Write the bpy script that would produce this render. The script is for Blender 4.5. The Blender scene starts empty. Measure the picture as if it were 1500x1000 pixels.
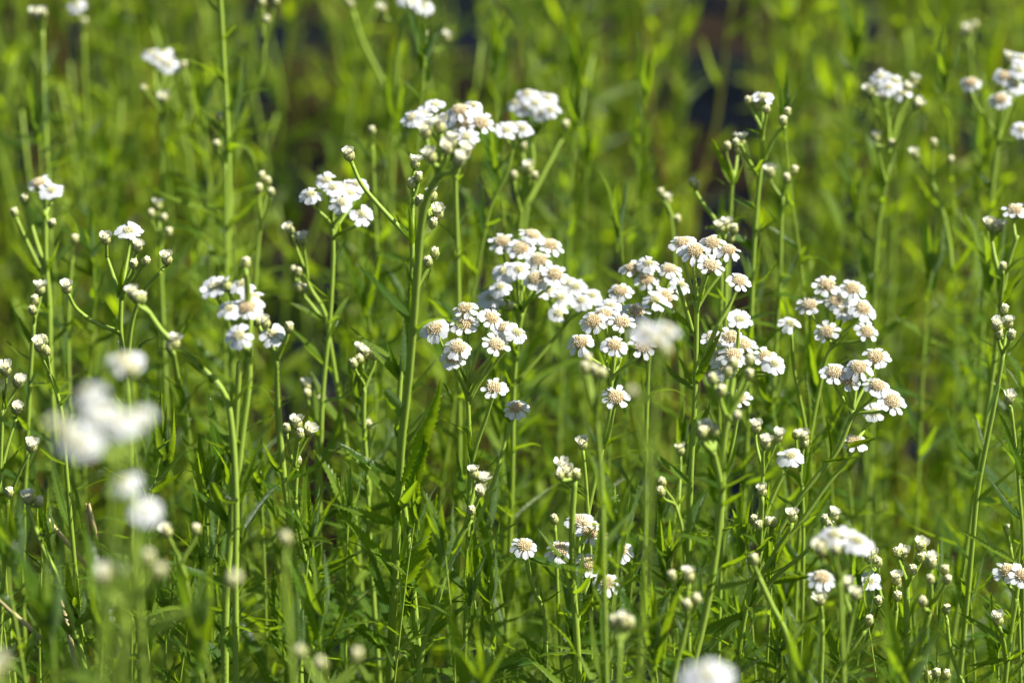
import bpy, math, random
import numpy as np
from mathutils import Vector, Matrix

random.seed(11)
scene = bpy.context.scene
R = math.radians

# ------------------------------------------------------------------ camera
PITCH = R(28.0)
CAM_Z = 1.09
LENS = 100.0
cam_data = bpy.data.cameras.new("camera")
cam = bpy.data.objects.new("camera", cam_data)
scene.collection.objects.link(cam)
scene.camera = cam
cam.location = (0, 0, CAM_Z)
cam.rotation_euler = (R(90) - PITCH, 0, 0)
cam_data.lens = LENS
cam_data.sensor_width = 36.0
cam_data.sensor_fit = 'HORIZONTAL'
cam_data.clip_start = 0.02
cam_data.clip_end = 200.0
cam_data.dof.use_dof = True
cam_data.dof.focus_distance = 1.0
cam_data.dof.aperture_fstop = 8.0
cam_data.dof.aperture_blades = 9

# ------------------------------------------------------------------ sky, sun
SUN_EL, SUN_AZ = R(46), R(91)            # azimuth from +Y (away from the camera) towards +X (right)
world = bpy.data.worlds.new("World")
scene.world = world
world.use_nodes = True
wn = world.node_tree
sky = wn.nodes.new("ShaderNodeTexSky")
sky.sky_type = 'NISHITA'
sky.sun_disc = False
sky.sun_elevation = SUN_EL
sky.sun_rotation = SUN_AZ
bgn = wn.nodes["Background"]
wn.links.new(sky.outputs[0], bgn.inputs[0])
bgn.inputs[1].default_value = 0.058
sun_data = bpy.data.lights.new("sun", 'SUN')
sun_data.energy = 5.0
sun_data.angle = R(0.5)
sun_data.color = (1.0, 0.975, 0.93)
sun = bpy.data.objects.new("sun", sun_data)
scene.collection.objects.link(sun)
sdir = Vector((math.sin(SUN_AZ) * math.cos(SUN_EL), math.cos(SUN_AZ) * math.cos(SUN_EL), math.sin(SUN_EL)))
sun.rotation_euler = sdir.to_track_quat('Z', 'Y').to_euler()
sun.location = sdir * 20

scene.view_settings.view_transform = 'Standard'
scene.view_settings.look = 'None'
scene.view_settings.exposure = 0.86
scene.view_settings.gamma = 1.0
scene.render.engine = 'CYCLES'
scene.cycles.use_denoising = True
scene.cycles.max_bounces = 8
scene.cycles.transmission_bounces = 4
scene.cycles.caustics_reflective = False
scene.cycles.caustics_refractive = False

# ------------------------------------------------------------------ materials
def new_mat(name):
    m = bpy.data.materials.new(name)
    m.use_nodes = True
    nt = m.node_tree
    b = nt.nodes["Principled BSDF"]
    return m, nt, b, nt.nodes["Material Output"]

def ramp(nt, stops, fac):
    n = nt.nodes.new("ShaderNodeValToRGB")
    e = n.color_ramp.elements
    while len(e) < len(stops):
        e.new(0.5)
    for k, (p, c) in enumerate(stops):
        e[k].position = p
        e[k].color = (*c, 1)
    nt.links.new(fac, n.inputs[0])
    return n.outputs[0]

def noise(nt, scale, detail=3, coord=None):
    n = nt.nodes.new("ShaderNodeTexNoise")
    n.inputs["Scale"].default_value = scale
    n.inputs["Detail"].default_value = detail
    if coord is not None:
        nt.links.new(coord, n.inputs["Vector"])
    return n.outputs[0]

def geo_pos(nt):
    return nt.nodes.new("ShaderNodeNewGeometry").outputs["Position"]

def obj_pos(nt):
    return nt.nodes.new("ShaderNodeTexCoord").outputs["Object"]

def math_node(nt, op, a, b=None, clamp=False):
    n = nt.nodes.new("ShaderNodeMath")
    n.operation = op
    n.use_clamp = clamp
    for i, v in enumerate((a, b)):
        if v is None:
            continue
        if isinstance(v, (int, float)):
            n.inputs[i].default_value = v
        else:
            nt.links.new(v, n.inputs[i])
    return n.outputs[0]

def mix_rgb(nt, fac, a, b, blend='MIX'):
    n = nt.nodes.new("ShaderNodeMixRGB")
    n.blend_type = blend
    for i, v in enumerate((fac, a, b)):
        if isinstance(v, (int, float)):
            n.inputs[i].default_value = v
        elif isinstance(v, tuple):
            n.inputs[i].default_value = (*v, 1)
        else:
            nt.links.new(v, n.inputs[i])
    return n.outputs[0]

def add_translucent(nt, b, out, col, fac):
    t = nt.nodes.new("ShaderNodeBsdfTranslucent")
    if isinstance(col, tuple):
        t.inputs[0].default_value = (*col, 1)
    else:
        nt.links.new(col, t.inputs[0])
    mx = nt.nodes.new("ShaderNodeMixShader")
    mx.inputs[0].default_value = fac
    nt.links.new(b.outputs[0], mx.inputs[1])
    nt.links.new(t.outputs[0], mx.inputs[2])
    nt.links.new(mx.outputs[0], out.inputs[0])

def bump(nt, b, height, strength, dist):
    n = nt.nodes.new("ShaderNodeBump")
    n.inputs["Strength"].default_value = strength
    n.inputs["Distance"].default_value = dist
    nt.links.new(height, n.inputs["Height"])
    nt.links.new(n.outputs[0], b.inputs["Normal"])

def leaf_material(name, dark, mid, light, glow, rib, gl_fac=0.42, pale=(0.18, 0.30, 0.10), pale_f=0.75, rough=0.36, spec=0.4):
    m, nt, b, out = new_mat(name)
    uv = nt.nodes.new("ShaderNodeUVMap").outputs[0]
    sep = nt.nodes.new("ShaderNodeSeparateXYZ")
    nt.links.new(uv, sep.inputs[0])
    rnd = nt.nodes.new("ShaderNodeObjectInfo").outputs["Random"]
    nz = noise(nt, 30, 3, geo_pos(nt))
    f = math_node(nt, 'ADD', math_node(nt, 'MULTIPLY', rnd, 0.55), math_node(nt, 'MULTIPLY', nz, 0.55), True)
    col = ramp(nt, [(0.28, dark), (0.5, mid), (0.74, light)], f)
    d = math_node(nt, 'ABSOLUTE', math_node(nt, 'SUBTRACT', sep.outputs[0], 0.5))
    ribf = math_node(nt, 'SUBTRACT', 1.0, math_node(nt, 'MULTIPLY', d, 14.0), True)
    vein = nt.nodes.new("ShaderNodeTexWave")
    vein.inputs["Scale"].default_value = 7.0
    vein.inputs["Distortion"].default_value = 1.2
    cmb = nt.nodes.new("ShaderNodeCombineXYZ")
    nt.links.new(math_node(nt, 'SUBTRACT', sep.outputs[1], math_node(nt, 'MULTIPLY', d, 0.35)), cmb.inputs[0])
    nt.links.new(cmb.outputs[0], vein.inputs["Vector"])
    col2 = mix_rgb(nt, math_node(nt, 'MULTIPLY', ribf, 0.6), col, rib)
    nt.links.new(col2, b.inputs["Base Color"])
    b.inputs["Roughness"].default_value = rough
    b.inputs["Specular IOR Level"].default_value = spec
    bump(nt, b, math_node(nt, 'ADD', vein.outputs[1], math_node(nt, 'MULTIPLY', ribf, -1.0)), 0.8, 0.0008)
    under = nt.nodes.new('ShaderNodeNewGeometry').outputs['Backfacing']
    nt.links.new(mix_rgb(nt, math_node(nt, 'MULTIPLY', under, pale_f), col2, pale), b.inputs['Base Color'])
    gcol = mix_rgb(nt, f, glow, tuple(min(1, c * 1.35) for c in glow))
    add_translucent(nt, b, out, gcol, gl_fac)
    return m

M = {}
M['leaf'] = leaf_material("yarrow_leaf", (0.034, 0.105, 0.008), (0.10, 0.21, 0.010), (0.24, 0.37, 0.030), (0.40, 0.60, 0.008), (0.26, 0.38, 0.12), 0.36, (0.22, 0.34, 0.14), 0.8, 0.32, 0.6)
M['field_leaf'] = leaf_material("field_leaf", (0.022, 0.065, 0.002), (0.112, 0.205, 0.002), (0.36, 0.46, 0.030), (0.46, 0.64, 0.003), (0.22, 0.32, 0.09), 0.45, (0.26, 0.41, 0.12), 0.85, 0.30, 0.55)

def stem_material(name, low, mid, high):
    m, nt, b, out = new_mat(name)
    sep = nt.nodes.new("ShaderNodeSeparateXYZ")
    nt.links.new(geo_pos(nt), sep.inputs[0])
    rnd = nt.nodes.new("ShaderNodeObjectInfo").outputs["Random"]
    nz = noise(nt, 18, 2, geo_pos(nt))
    h = math_node(nt, 'ADD', math_node(nt, 'MULTIPLY', sep.outputs[2], 1.55),
                  math_node(nt, 'ADD', math_node(nt, 'MULTIPLY', rnd, 0.5), math_node(nt, 'MULTIPLY', nz, 0.3)))
    h = math_node(nt, 'SUBTRACT', h, 0.33, True)
    col = ramp(nt, [(0.12, low), (0.36, mid), (0.8, high)], h)
    nt.links.new(col, b.inputs["Base Color"])
    b.inputs["Roughness"].default_value = 0.5
    b.inputs["Specular IOR Level"].default_value = 0.35
    fine = noise(nt, 2200, 2, obj_pos(nt))
    bump(nt, b, fine, 0.5, 0.0003)
    add_translucent(nt, b, out, (0.30, 0.42, 0.05), 0.22)
    return m
M['brown_stem'] = stem_material('brown_stem', (0.28, 0.12, 0.03), (0.34, 0.20, 0.04), (0.33, 0.36, 0.05))
M['stem'] = stem_material("green_stem", (0.27, 0.20, 0.025), (0.25, 0.35, 0.015), (0.36, 0.50, 0.065))

m, nt, b, out = new_mat("white_petal")
uv = nt.nodes.new("ShaderNodeUVMap").outputs[0]
sep = nt.nodes.new("ShaderNodeSeparateXYZ")
nt.links.new(uv, sep.inputs[0])
groove = math_node(nt, 'SINE', math_node(nt, 'MULTIPLY', sep.outputs[0], 25.0))
nt.links.new(ramp(nt, [(0.0, (0.74, 0.75, 0.62)), (0.25, (0.83, 0.83, 0.82)), (1.0, (0.86, 0.86, 0.86))], sep.outputs[1]), b.inputs["Base Color"])
b.inputs["Roughness"].default_value = 0.55
b.inputs["Specular IOR Level"].default_value = 0.25
bump(nt, b, groove, 0.35, 0.00025)
add_translucent(nt, b, out, (0.84, 0.85, 0.82), 0.30)
M['petal'] = m

m, nt, b, out = new_mat("cream_petal")
uv = nt.nodes.new("ShaderNodeUVMap").outputs[0]
sep = nt.nodes.new("ShaderNodeSeparateXYZ")
nt.links.new(uv, sep.inputs[0])
nt.links.new(ramp(nt, [(0.0, (0.46, 0.50, 0.20)), (0.45, (0.72, 0.71, 0.50)), (1.0, (0.82, 0.81, 0.72))], sep.outputs[1]), b.inputs["Base Color"])
b.inputs["Roughness"].default_value = 0.55
add_translucent(nt, b, out, (0.78, 0.78, 0.62), 0.25)
M['cup_petal'] = m

m, nt, b, out = new_mat("beige_floret")
uv = nt.nodes.new("ShaderNodeUVMap").outputs[0]
sep = nt.nodes.new("ShaderNodeSeparateXYZ")
nt.links.new(uv, sep.inputs[0])
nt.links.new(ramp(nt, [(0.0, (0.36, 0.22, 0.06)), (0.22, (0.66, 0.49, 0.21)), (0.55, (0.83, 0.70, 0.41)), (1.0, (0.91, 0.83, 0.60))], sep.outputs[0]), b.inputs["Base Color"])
b.inputs["Roughness"].default_value = 0.7
add_translucent(nt, b, out, (0.7, 0.5, 0.22), 0.15)
M['disc'] = m

m, nt, b, out = new_mat("cream_floret")
uv = nt.nodes.new("ShaderNodeUVMap").outputs[0]
sep = nt.nodes.new("ShaderNodeSeparateXYZ")
nt.links.new(uv, sep.inputs[0])
nt.links.new(ramp(nt, [(0.0, (0.46, 0.44, 0.15)), (0.4, (0.66, 0.62, 0.31)), (1.0, (0.80, 0.76, 0.52))], sep.outputs[0]), b.inputs["Base Color"])
b.inputs["Roughness"].default_value = 0.65
M['cream'] = m

m, nt, b, out = new_mat("bud_scale")
uv = nt.nodes.new("ShaderNodeUVMap").outputs[0]
sep = nt.nodes.new("ShaderNodeSeparateXYZ")
nt.links.new(uv, sep.inputs[0])
rnd = nt.nodes.new("ShaderNodeObjectInfo").outputs["Random"]
base = ramp(nt, [(0.0, (0.16, 0.25, 0.04)), (0.40, (0.34, 0.41, 0.10)), (0.8, (0.54, 0.54, 0.19)), (1.0, (0.64, 0.60, 0.27))],
            math_node(nt, 'ADD', math_node(nt, 'MULTIPLY', sep.outputs[1], 0.9), math_node(nt, 'MULTIPLY', rnd, 0.15)))
d = math_node(nt, 'ABSOLUTE', math_node(nt, 'SUBTRACT', sep.outputs[0], 0.5))
edge = math_node(nt, 'MULTIPLY', math_node(nt, 'SUBTRACT', d, 0.36, True), 4.5, True)
nt.links.new(mix_rgb(nt, edge, base, (0.30, 0.20, 0.09)), b.inputs["Base Color"])
b.inputs["Roughness"].default_value = 0.6
add_translucent(nt, b, out, (0.5, 0.52, 0.2), 0.15)
M['scale'] = m

m, nt, b, out = new_mat("dry_stalk")
nt.links.new(ramp(nt, [(0.3, (0.42, 0.33, 0.13)), (0.7, (0.60, 0.50, 0.25))], noise(nt, 40, 3, geo_pos(nt))), b.inputs["Base Color"])
b.inputs["Roughness"].default_value = 0.7
M['dry'] = m

m, nt, b, out = new_mat("soil_and_ground_cloth")
p = geo_pos(nt)
soil = ramp(nt, [(0.3, (0.008, 0.006, 0.004)), (0.7, (0.035, 0.022, 0.012))], noise(nt, 60, 6, p))
cloth = ramp(nt, [(0.3, (0.002, 0.003, 0.007)), (0.7, (0.004, 0.007, 0.015))], noise(nt, 220, 3, p))
patch = ramp(nt, [(0.46, (0, 0, 0)), (0.5, (1, 1, 1))], noise(nt, 4.5, 3, p))
nt.links.new(mix_rgb(nt, patch, soil, cloth), b.inputs["Base Color"])
b.inputs["Roughness"].default_value = 0.85
b.inputs["Specular IOR Level"].default_value = 0.08
bump(nt, b, noise(nt, 90, 6, p), 0.8, 0.01)
M['ground'] = m

# ------------------------------------------------------------------ mesh helpers
class MB:
    def __init__(self):
        self.v, self.f, self.uv, self.n = [], [], [], 0
    def add(self, verts, faces, uvs=None):
        verts = np.asarray(verts, dtype=float).reshape(-1, 3)
        self.v.append(verts)
        self.uv.append(np.asarray(uvs, dtype=float).reshape(-1, 2) if uvs is not None else np.full((len(verts), 2), 0.5))
        o = self.n
        self.f.extend(tuple(i + o for i in f) for f in faces)
        self.n += len(verts)
    def add_mesh(self, other, mat):
        """append another builder, transformed by a 4x4 matrix"""
        V, F, U = other.arrays()
        A = np.array(mat)
        self.add(V @ A[:3, :3].T + A[:3, 3], F, U)
    def arrays(self):
        return np.concatenate(self.v), self.f, np.concatenate(self.uv)
    def mesh(self, name, *mats, smooth=True):
        V, F, U = self.arrays()
        me = bpy.data.meshes.new(name)
        me.from_pydata(V.tolist(), [], F)
        layer = me.uv_layers.new(name="UVMap")
        li = np.empty(len(me.loops), dtype=np.int32)
        me.loops.foreach_get("vertex_index", li)
        layer.data.foreach_set("uv", U[li].ravel())
        me.polygons.foreach_set("use_smooth", [smooth] * len(me.polygons))
        for mm in mats:
            me.materials.append(mm)
        me.update()
        return me

def link(name, data, parent=None, mat=None):
    o = bpy.data.objects.new(name, data)
    scene.collection.objects.link(o)
    if parent is not None:
        o.parent = parent
    if mat is not None:
        o.matrix_basis = mat
    return o

def smooth_path(pts, per=5):
    """Catmull-Rom through the points"""
    P = [Vector(p) for p in pts]
    if len(P) < 2:
        return P
    ext = [P[0] * 2 - P[1]] + P + [P[-1] * 2 - P[-2]]
    out = []
    for i in range(1, len(ext) - 2):
        a, b_, c, d_ = ext[i - 1:i + 3]
        for k in range(per):
            t = k / per
            out.append(0.5 * (2 * b_ + (c - a) * t + (2 * a - 5 * b_ + 4 * c - d_) * t * t + (3 * b_ - a - 3 * c + d_) * t ** 3))
    out.append(P[-1])
    return out

def tube(mb, path, r0, r1, sides=7, ribs=0.0):
    """tapered tube, r0 at the first point, r1 at the last, with a rounded end ring"""
    n = len(path)
    up = Vector((0.31, 0.87, 0.2))
    rings = []
    for i, p in enumerate(path):
        t = (path[min(i + 1, n - 1)] - path[max(i - 1, 0)])
        t = t.normalized() if t.length > 1e-9 else Vector((0, 0, 1))
        a = t.cross(up)
        if a.length < 1e-4:
            a = t.cross(Vector((1, 0, 0)))
        a.normalize()
        b_ = t.cross(a)
        rad = r0 + (r1 - r0) * i / max(1, n - 1)
        for s in range(sides):
            an = 2 * math.pi * s / sides
            rr = rad * (1 + ribs * (1 if s % 2 else -1))
            rings.append(p + (a * math.cos(an) + b_ * math.sin(an)) * rr)
    F = []
    for i in range(n - 1):
        for s in range(sides):
            q = (s + 1) % sides
            F.append((i * sides + s, i * sides + q, (i + 1) * sides + q, (i + 1) * sides + s))
    F.append(tuple(range(sides - 1, -1, -1)))
    F.append(tuple((n - 1) * sides + s for s in range(sides)))
    mb.add([tuple(v) for v in rings], F)

def leaf_builder(rng, seg=20, cols=5, width=0.15, arch=0.25, fold=0.35, teeth=0.2, wave=0.02, twist=0.3, thick=True):
    """lance-shaped toothed leaf of unit length along +Y, face up +Z"""
    V, U, F = [], [], []
    side = np.linspace(-1, 1, cols)
    for i in range(seg + 1):
        t = i / seg
        w = width * 0.5 * (min(1, (t + 0.03) * 4.2) ** 0.55) * max(0.0, 1 - t ** 1.9) ** 0.8
        tooth = 1.0 - (teeth if i % 2 == 0 and 0 < i < seg else 0)
        y = t - 0.10 * arch * t ** 3
        z = arch * (0.55 * t - t ** 2 * 1.05) + wave * math.sin(t * 9 + rng.random())
        tw = twist * t
        for s in side:
            ww = w * (tooth if abs(s) > 0.9 else 1.0)
            x = s * ww
            zz = abs(s) * w * fold
            fy = (0.022 if (i % 2 and abs(s) > 0.9) else 0)
            xx = x * math.cos(tw) - zz * math.sin(tw)
            zz = x * math.sin(tw) + zz * math.cos(tw)
            V.append((xx, y + fy, z + zz))
            U.append((0.5 + s * 0.5, t))
    for i in range(seg):
        for c in range(cols - 1):
            a = i * cols + c
            F.append((a, a + 1, a + cols + 1, a + cols))
    mb = MB()
    mb.add(V, F, U)
    return mb

def aim(loc, direction, normal_hint, scale, roll=0.0, wscale=1.0):
    y = Vector(direction).normalized()
    h = Vector(normal_hint)
    z = h - y * h.dot(y)
    if z.length < 1e-4:
        z = Vector((1, 0, 0)).cross(y)
    z.normalize()
    x = y.cross(z)
    rot = Matrix((x, y, z)).transposed().to_4x4()
    return Matrix.Translation(loc) @ rot @ Matrix.Rotation(roll, 4, 'Y') @ Matrix.Diagonal((scale * wscale, scale, scale, 1))

def aim_axis(loc, axis, scale, spin):
    q = Vector(axis).normalized().to_track_quat('Z', 'Y')
    return Matrix.Translation(loc) @ q.to_matrix().to_4x4() @ Matrix.Rotation(spin, 4, 'Z') @ Matrix.Scale(scale, 4)

# ------------------------------------------------------------------ flower parts (metres, axis +Z, origin at the disc centre)
GOLD = math.pi * (3 - math.sqrt(5))

def petal_grid(mb, rng, ang, r_in, length, width, droop, lift, cup=0.0, roll=0.0, rows=7, cols=5):
    V, U, F = [], [], []
    for i in range(rows):
        t = i / (rows - 1)
        w = width * 0.5 * (0.35 + 0.65 * min(1, t * 2.1) ** 0.8) * (1.0 if t < 0.8 else 1 - ((t - 0.8) / 0.2) ** 2 * 0.34)
        for c in range(cols):
            s = -1 + 2 * c / (cols - 1)
            ext = 0.0
            if i == rows - 1:
                ext = (0.0, -0.05, 0.035, -0.05, 0.0)[c] - 0.10 * s * s
            tt = t + ext
            r = r_in + length * tt * math.cos(droop * 0.6)
            z = lift - length * (math.sin(droop) * tt ** 1.5) + cup * w * s * s
            z += 0.00010 * math.cos(s * 6.28) * min(1, t * 3)
            x = s * w
            z += x * math.sin(roll)
            ca, sa = math.cos(ang), math.sin(ang)
            V.append((r * ca - x * sa, r * sa + x * ca, z))
            U.append((c / (cols - 1), t))
    for i in range(rows - 1):
        for c in range(cols - 1):
            a = i * cols + c
            F.append((a, a + 1, a + cols + 1, a + cols))
    mb.add(V, F, U)

def petal_ring_mesh(rng, n, r_in, length, width, droop, lift):
    mb = MB()
    skip = rng.random() < 0.3
    for k in range(n):
        if skip and k == 0:
            continue
        petal_grid(mb, rng, 2 * math.pi * k / n + rng.uniform(-.13, .13), r_in * rng.uniform(.92, 1.05), length * rng.uniform(.82, 1.1),
                   width * rng.uniform(.78, 1.12), droop + rng.uniform(-.22, .28), lift + rng.uniform(-.0003, .0002), rng.uniform(-.25, .12), rng.uniform(-.3, .3))
    return mb.mesh("petal_ring", M['petal'])

def floret(mb, rng, p, nrm, r, h, tone):
    n = Vector(nrm).normalized()
    a = n.cross(Vector((0.2, 0.9, 0.1))).normalized()
    b_ = n.cross(a)
    V, F, U = [], [], []
    prof = [(0.75, -0.4), (0.95, 0.35), (0.62, 0.85), (0.0, 0.62)]
    S = 5
    sp = rng.random() * 6
    for (q, hh) in prof[:-1]:
        for s in range(S):
            an = sp + 2 * math.pi * s / S
            V.append(tuple(p + (a * math.cos(an) + b_ * math.sin(an)) * r * q + n * h * hh))
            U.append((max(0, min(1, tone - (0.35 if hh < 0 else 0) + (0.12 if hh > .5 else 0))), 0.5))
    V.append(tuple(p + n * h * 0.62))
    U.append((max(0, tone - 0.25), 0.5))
    for k in range(2):
        for s in range(S):
            q = (s + 1) % S
            F.append((k * S + s, k * S + q, (k + 1) * S + q, (k + 1) * S + s))
    for s in range(S):
        F.append((2 * S + s, 2 * S + (s + 1) % S, 3 * S))
    mb.add(V, F, U)

def disc_mesh(rng, R_, H_, n, mat, name="disc", lo=.3, hi=1.0):
    mb = MB()
    # the domed receptacle under the florets
    V, F, U = [], [], []
    S = 14
    for k in range(4):
        a = k / 4 * math.pi / 2
        for s in range(S):
            an = 2 * math.pi * s / S
            V.append((R_ * .93 * math.cos(a) * math.cos(an), R_ * .93 * math.cos(a) * math.sin(an), H_ * .9 * math.sin(a) - 0.0003))
            U.append((0.12, .5))
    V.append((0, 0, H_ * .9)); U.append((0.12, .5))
    for k in range(3):
        for s in range(S):
            q = (s + 1) % S
            F.append((k * S + s, k * S + q, (k + 1) * S + q, (k + 1) * S + s))
    for s in range(S):
        F.append((3 * S + s, 3 * S + (s + 1) % S, 4 * S))
    mb.add(V, F, U)
    for k in range(n):
        rr = math.sqrt((k + .5) / n)
        an = k * GOLD
        r = R_ * rr
        z = H_ * math.sqrt(max(0, 1 - rr * rr * .96))
        p = Vector((r * math.cos(an), r * math.sin(an), z))
        nrm = Vector((math.cos(an) * rr * .8, math.sin(an) * rr * .8, 0.35 + (1 - rr)))
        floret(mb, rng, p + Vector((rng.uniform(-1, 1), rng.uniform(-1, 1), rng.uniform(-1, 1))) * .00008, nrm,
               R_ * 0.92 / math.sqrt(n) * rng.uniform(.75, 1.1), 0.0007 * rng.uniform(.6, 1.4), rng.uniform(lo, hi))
    return mb.mesh(name, mat)

def scale_globe(mb, rng, R_, H_, zc, n, top=0.75, open_r=0.0):
    """overlapping scales over an egg shape centred at zc; top = how far up they reach"""
    V, F, U = [], [], []
    S = 12
    rows = 7
    for k in range(rows + 1):
        a = -math.pi / 2 + (math.pi / 2 + math.asin(min(.99, top))) * k / rows
        for s in range(S):
            an = 2 * math.pi * s / S
            rr = R_ * .95 * math.cos(a)
            V.append((rr * math.cos(an), rr * math.sin(an), zc + H_ * math.sin(a)))
            U.append((0.5, 0.2 + .5 * k / rows))
    for k in range(rows):
        for s in range(S):
            q = (s + 1) % S
            F.append((k * S + s, k * S + q, (k + 1) * S + q, (k + 1) * S + s))
    F.append(tuple((rows) * S + s for s in range(S)))
    mb.add(V, F, U)
    for k in range(n):
        f = (k + .5) / n
        a0 = -1.25 + (math.asin(min(.99, top)) + 0.95) * f
        an = k * GOLD
        lenA = 0.62
        wid = 0.36
        V, U = [], []
        grid = [(0, -.8), (0, .8), (.4, -1), (.4, 0), (.4, 1), (.78, -.62), (.78, 0), (.78, .62), (1.05, 0)]
        for (t, s) in grid:
            a = a0 + lenA * t
            aa = min(a, 1.4)
            lift = 1.0 + 0.05 * t + (0.035 if s == 0 else 0)
            rr = R_ * math.cos(aa) * lift
            ww = wid * s / max(.35, math.cos(aa))
            V.append((rr * math.cos(an + ww), rr * math.sin(an + ww), zc + H_ * math.sin(aa) * lift))
            U.append((0.5 + s * 0.5 if t < 1 else .95, 0.15 + 0.65 * f + .25 * t))
        mb.add(V, [(0, 1, 4, 3), (0, 3, 2), (2, 3, 6, 5), (3, 4, 7, 6), (5, 6, 8), (6, 7, 8)], U)

def involucre_mesh(rng):
    mb = MB()
    scale_globe(mb, rng, 0.0026, 0.0030, -0.0016, 20, top=0.45)
    return mb.mesh("flower_head", M['scale'])

def bud_mesh(rng):
    mb = MB()
    scale_globe(mb, rng, 0.0021, 0.0024 * rng.uniform(.95, 1.1), 0.0, 24, top=0.86)
    return mb.mesh("bud", M['scale'])

def bud_tip_mesh(rng, R_=0.0013, z=0.0017):
    me = MB()
    for k in range(9):
        rr = math.sqrt((k + .4) / 9)
        an = k * GOLD
        p = Vector((R_ * rr * math.cos(an), R_ * rr * math.sin(an), z + .0005 * (1 - rr)))
        floret(me, rng, p, Vector((math.cos(an) * rr * .5, math.sin(an) * rr * .5, 1)), .0006, .0011 * rng.uniform(.7, 1.2), rng.uniform(.4, 1))
    return me.mesh("bud_tip", M['cream'])

def opening_bud_mesh(rng):
    mb = MB()
    scale_globe(mb, rng, 0.0024, 0.0028, -0.0014, 22, top=0.5)
    return mb.mesh("opening_bud", M['scale'])

def cup_petals_mesh(rng, spread):
    mb = MB()
    n = rng.choice((8, 9, 10))
    for k in range(n):
        petal_grid(mb, rng, 2 * math.pi * k / n + rng.uniform(-.2, .2), 0.0012, 0.0021 * rng.uniform(.8, 1.15) + spread, 0.0022 * rng.uniform(.8, 1.1),
                   -1.25 + spread * 260 + rng.uniform(-.2, .2), 0.0002, 0.25, rng.uniform(-.4, .4))
    return mb.mesh("petal_ring", M['cup_petal'])

rng = random.Random(5)
FULL = [(involucre_mesh(rng), petal_ring_mesh(rng, rng.choice((9, 10, 10, 11)), 0.0028, 0.0038, 0.0029, rng.uniform(.12, .6), 0.0003),
         disc_mesh(rng, 0.0032, rng.uniform(.0010, .0016), rng.choice((58, 68)), M['disc'])) for _ in range(9)]
YOUNG = [(involucre_mesh(rng), petal_ring_mesh(rng, rng.choice((8, 9, 10)), 0.0017, 0.0044, 0.0031, rng.uniform(.0, .5), 0.0005),
          disc_mesh(rng, 0.0020, .0009, 30, M['cream'], lo=.3)) for _ in range(6)]
HALF = [(opening_bud_mesh(rng), cup_petals_mesh(rng, rng.uniform(0, .0009)), bud_tip_mesh(rng, .0013, .0006)) for _ in range(6)]
BUD = [(bud_mesh(rng), bud_tip_mesh(rng)) for _ in range(5)]
LEAF = [leaf_builder(rng, 38, 5, rng.uniform(.12, .175), rng.choice((-.25, -.1, .1, .3, .45, .7)), rng.uniform(.2, .6), rng.uniform(.2, .34),
                     rng.uniform(.0, .02), rng.uniform(-.7, .7)) for _ in range(12)]
LEAF += [leaf_builder(rng, 36, 5, w_, a_, .35, .32, .01, t_) for w_, a_, t_ in ((.17, .12, .25), (.16, .22, -.2), (.18, .06, .1))]
LEAF_ME = [l.mesh("leaf", M['leaf']) for l in LEAF]
LEAF_LOW = [leaf_builder(rng, 5, 3, rng.uniform(.19, .27), rng.choice((-.2, .1, .3, .6)), rng.uniform(.2, .5), 0, 0, rng.uniform(-.6, .6)) for _ in range(6)]

# ------------------------------------------------------------------ the ground
gm = MB()
nx = 40
gv, gf = [], []
grng = random.Random(3)
for j in range(nx + 1):
    for i in range(nx + 1):
        gx, gy = (i / nx * 2 - 1), (j / nx * 2 - 1)
        x, y = 60 * gx * abs(gx), 1.6 + 60 * gy * abs(gy)
        gv.append((x, y, grng.uniform(-.012, .004)))
for j in range(nx):
    for i in range(nx):
        a = j * (nx + 1) + i
        gf.append((a, a + 1, a + nx + 2, a + nx + 1))
gm.add(gv, gf)
ground = link("ground", gm.mesh("ground", M['ground']))
ground["kind"] = "structure"

# ------------------------------------------------------------------ placing things from the photograph (1500 x 1000)
FW = Vector((0, math.cos(PITCH), -math.sin(PITCH)))
UP = Vector((0, math.sin(PITCH), math.cos(PITCH)))
CAM = Vector((0, 0, CAM_Z))
PX = 0.36 / 1500                        # metres per pixel one metre away

def ray(px, py):
    return FW + Vector(((px - 750) * PX, 0, 0)) + UP * ((500 - py) * PX)

def at_depth(px, py, d):
    return CAM + ray(px, py) * d

class Plane:
    """the upright, slightly leaning sheet of space in which one plant grows"""
    def __init__(self, px, py, d, lean):
        p = at_depth(px, py, d)
        self.y0, self.z0, self.k, self.d = p.y, p.z, lean, d
    def at(self, px, py, dy=0.0):
        r = ray(px, py)
        t = (self.y0 + dy + self.k * (CAM_Z - self.z0)) / (r.y - self.k * r.z)
        return CAM + r * t

def parse(s):
    return [tuple(float(q) for q in w.split(',')) for w in s.split()]

def parse_heads(s):
    return [(w[0], *[float(q) for q in w[1:].split(',')]) for w in s.split()]

prng = random.Random(77)

def add_head(parent, kind, loc, axis, scale, base):
    m_ = aim_axis(loc - base, axis, scale, prng.uniform(0, 6.28))
    if kind == 'F':
        a, p, d = prng.choice(FULL)
        o = link("flower_head", a, parent, m_)
        link("petal_ring", p, o); link("disc", d, o)
    elif kind == 'f':
        a, p, d = prng.choice(YOUNG)
        o = link("flower_head", a, parent, m_)
        link("petal_ring", p, o); link("disc", d, o)
    elif kind == 'H':
        a, p, d = prng.choice(HALF)
        o = link("opening_bud", a, parent, m_)
        link("petal_ring", p, o); link("bud_tip", d, o)
    else:
        a, d = prng.choice(BUD)
        o = link("bud", a, parent, m_)
        link("bud_tip", d, o)

HEAD_FOOT = {'F': .0045, 'f': .0045, 'H': .0041, 'B': .0022}

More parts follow.
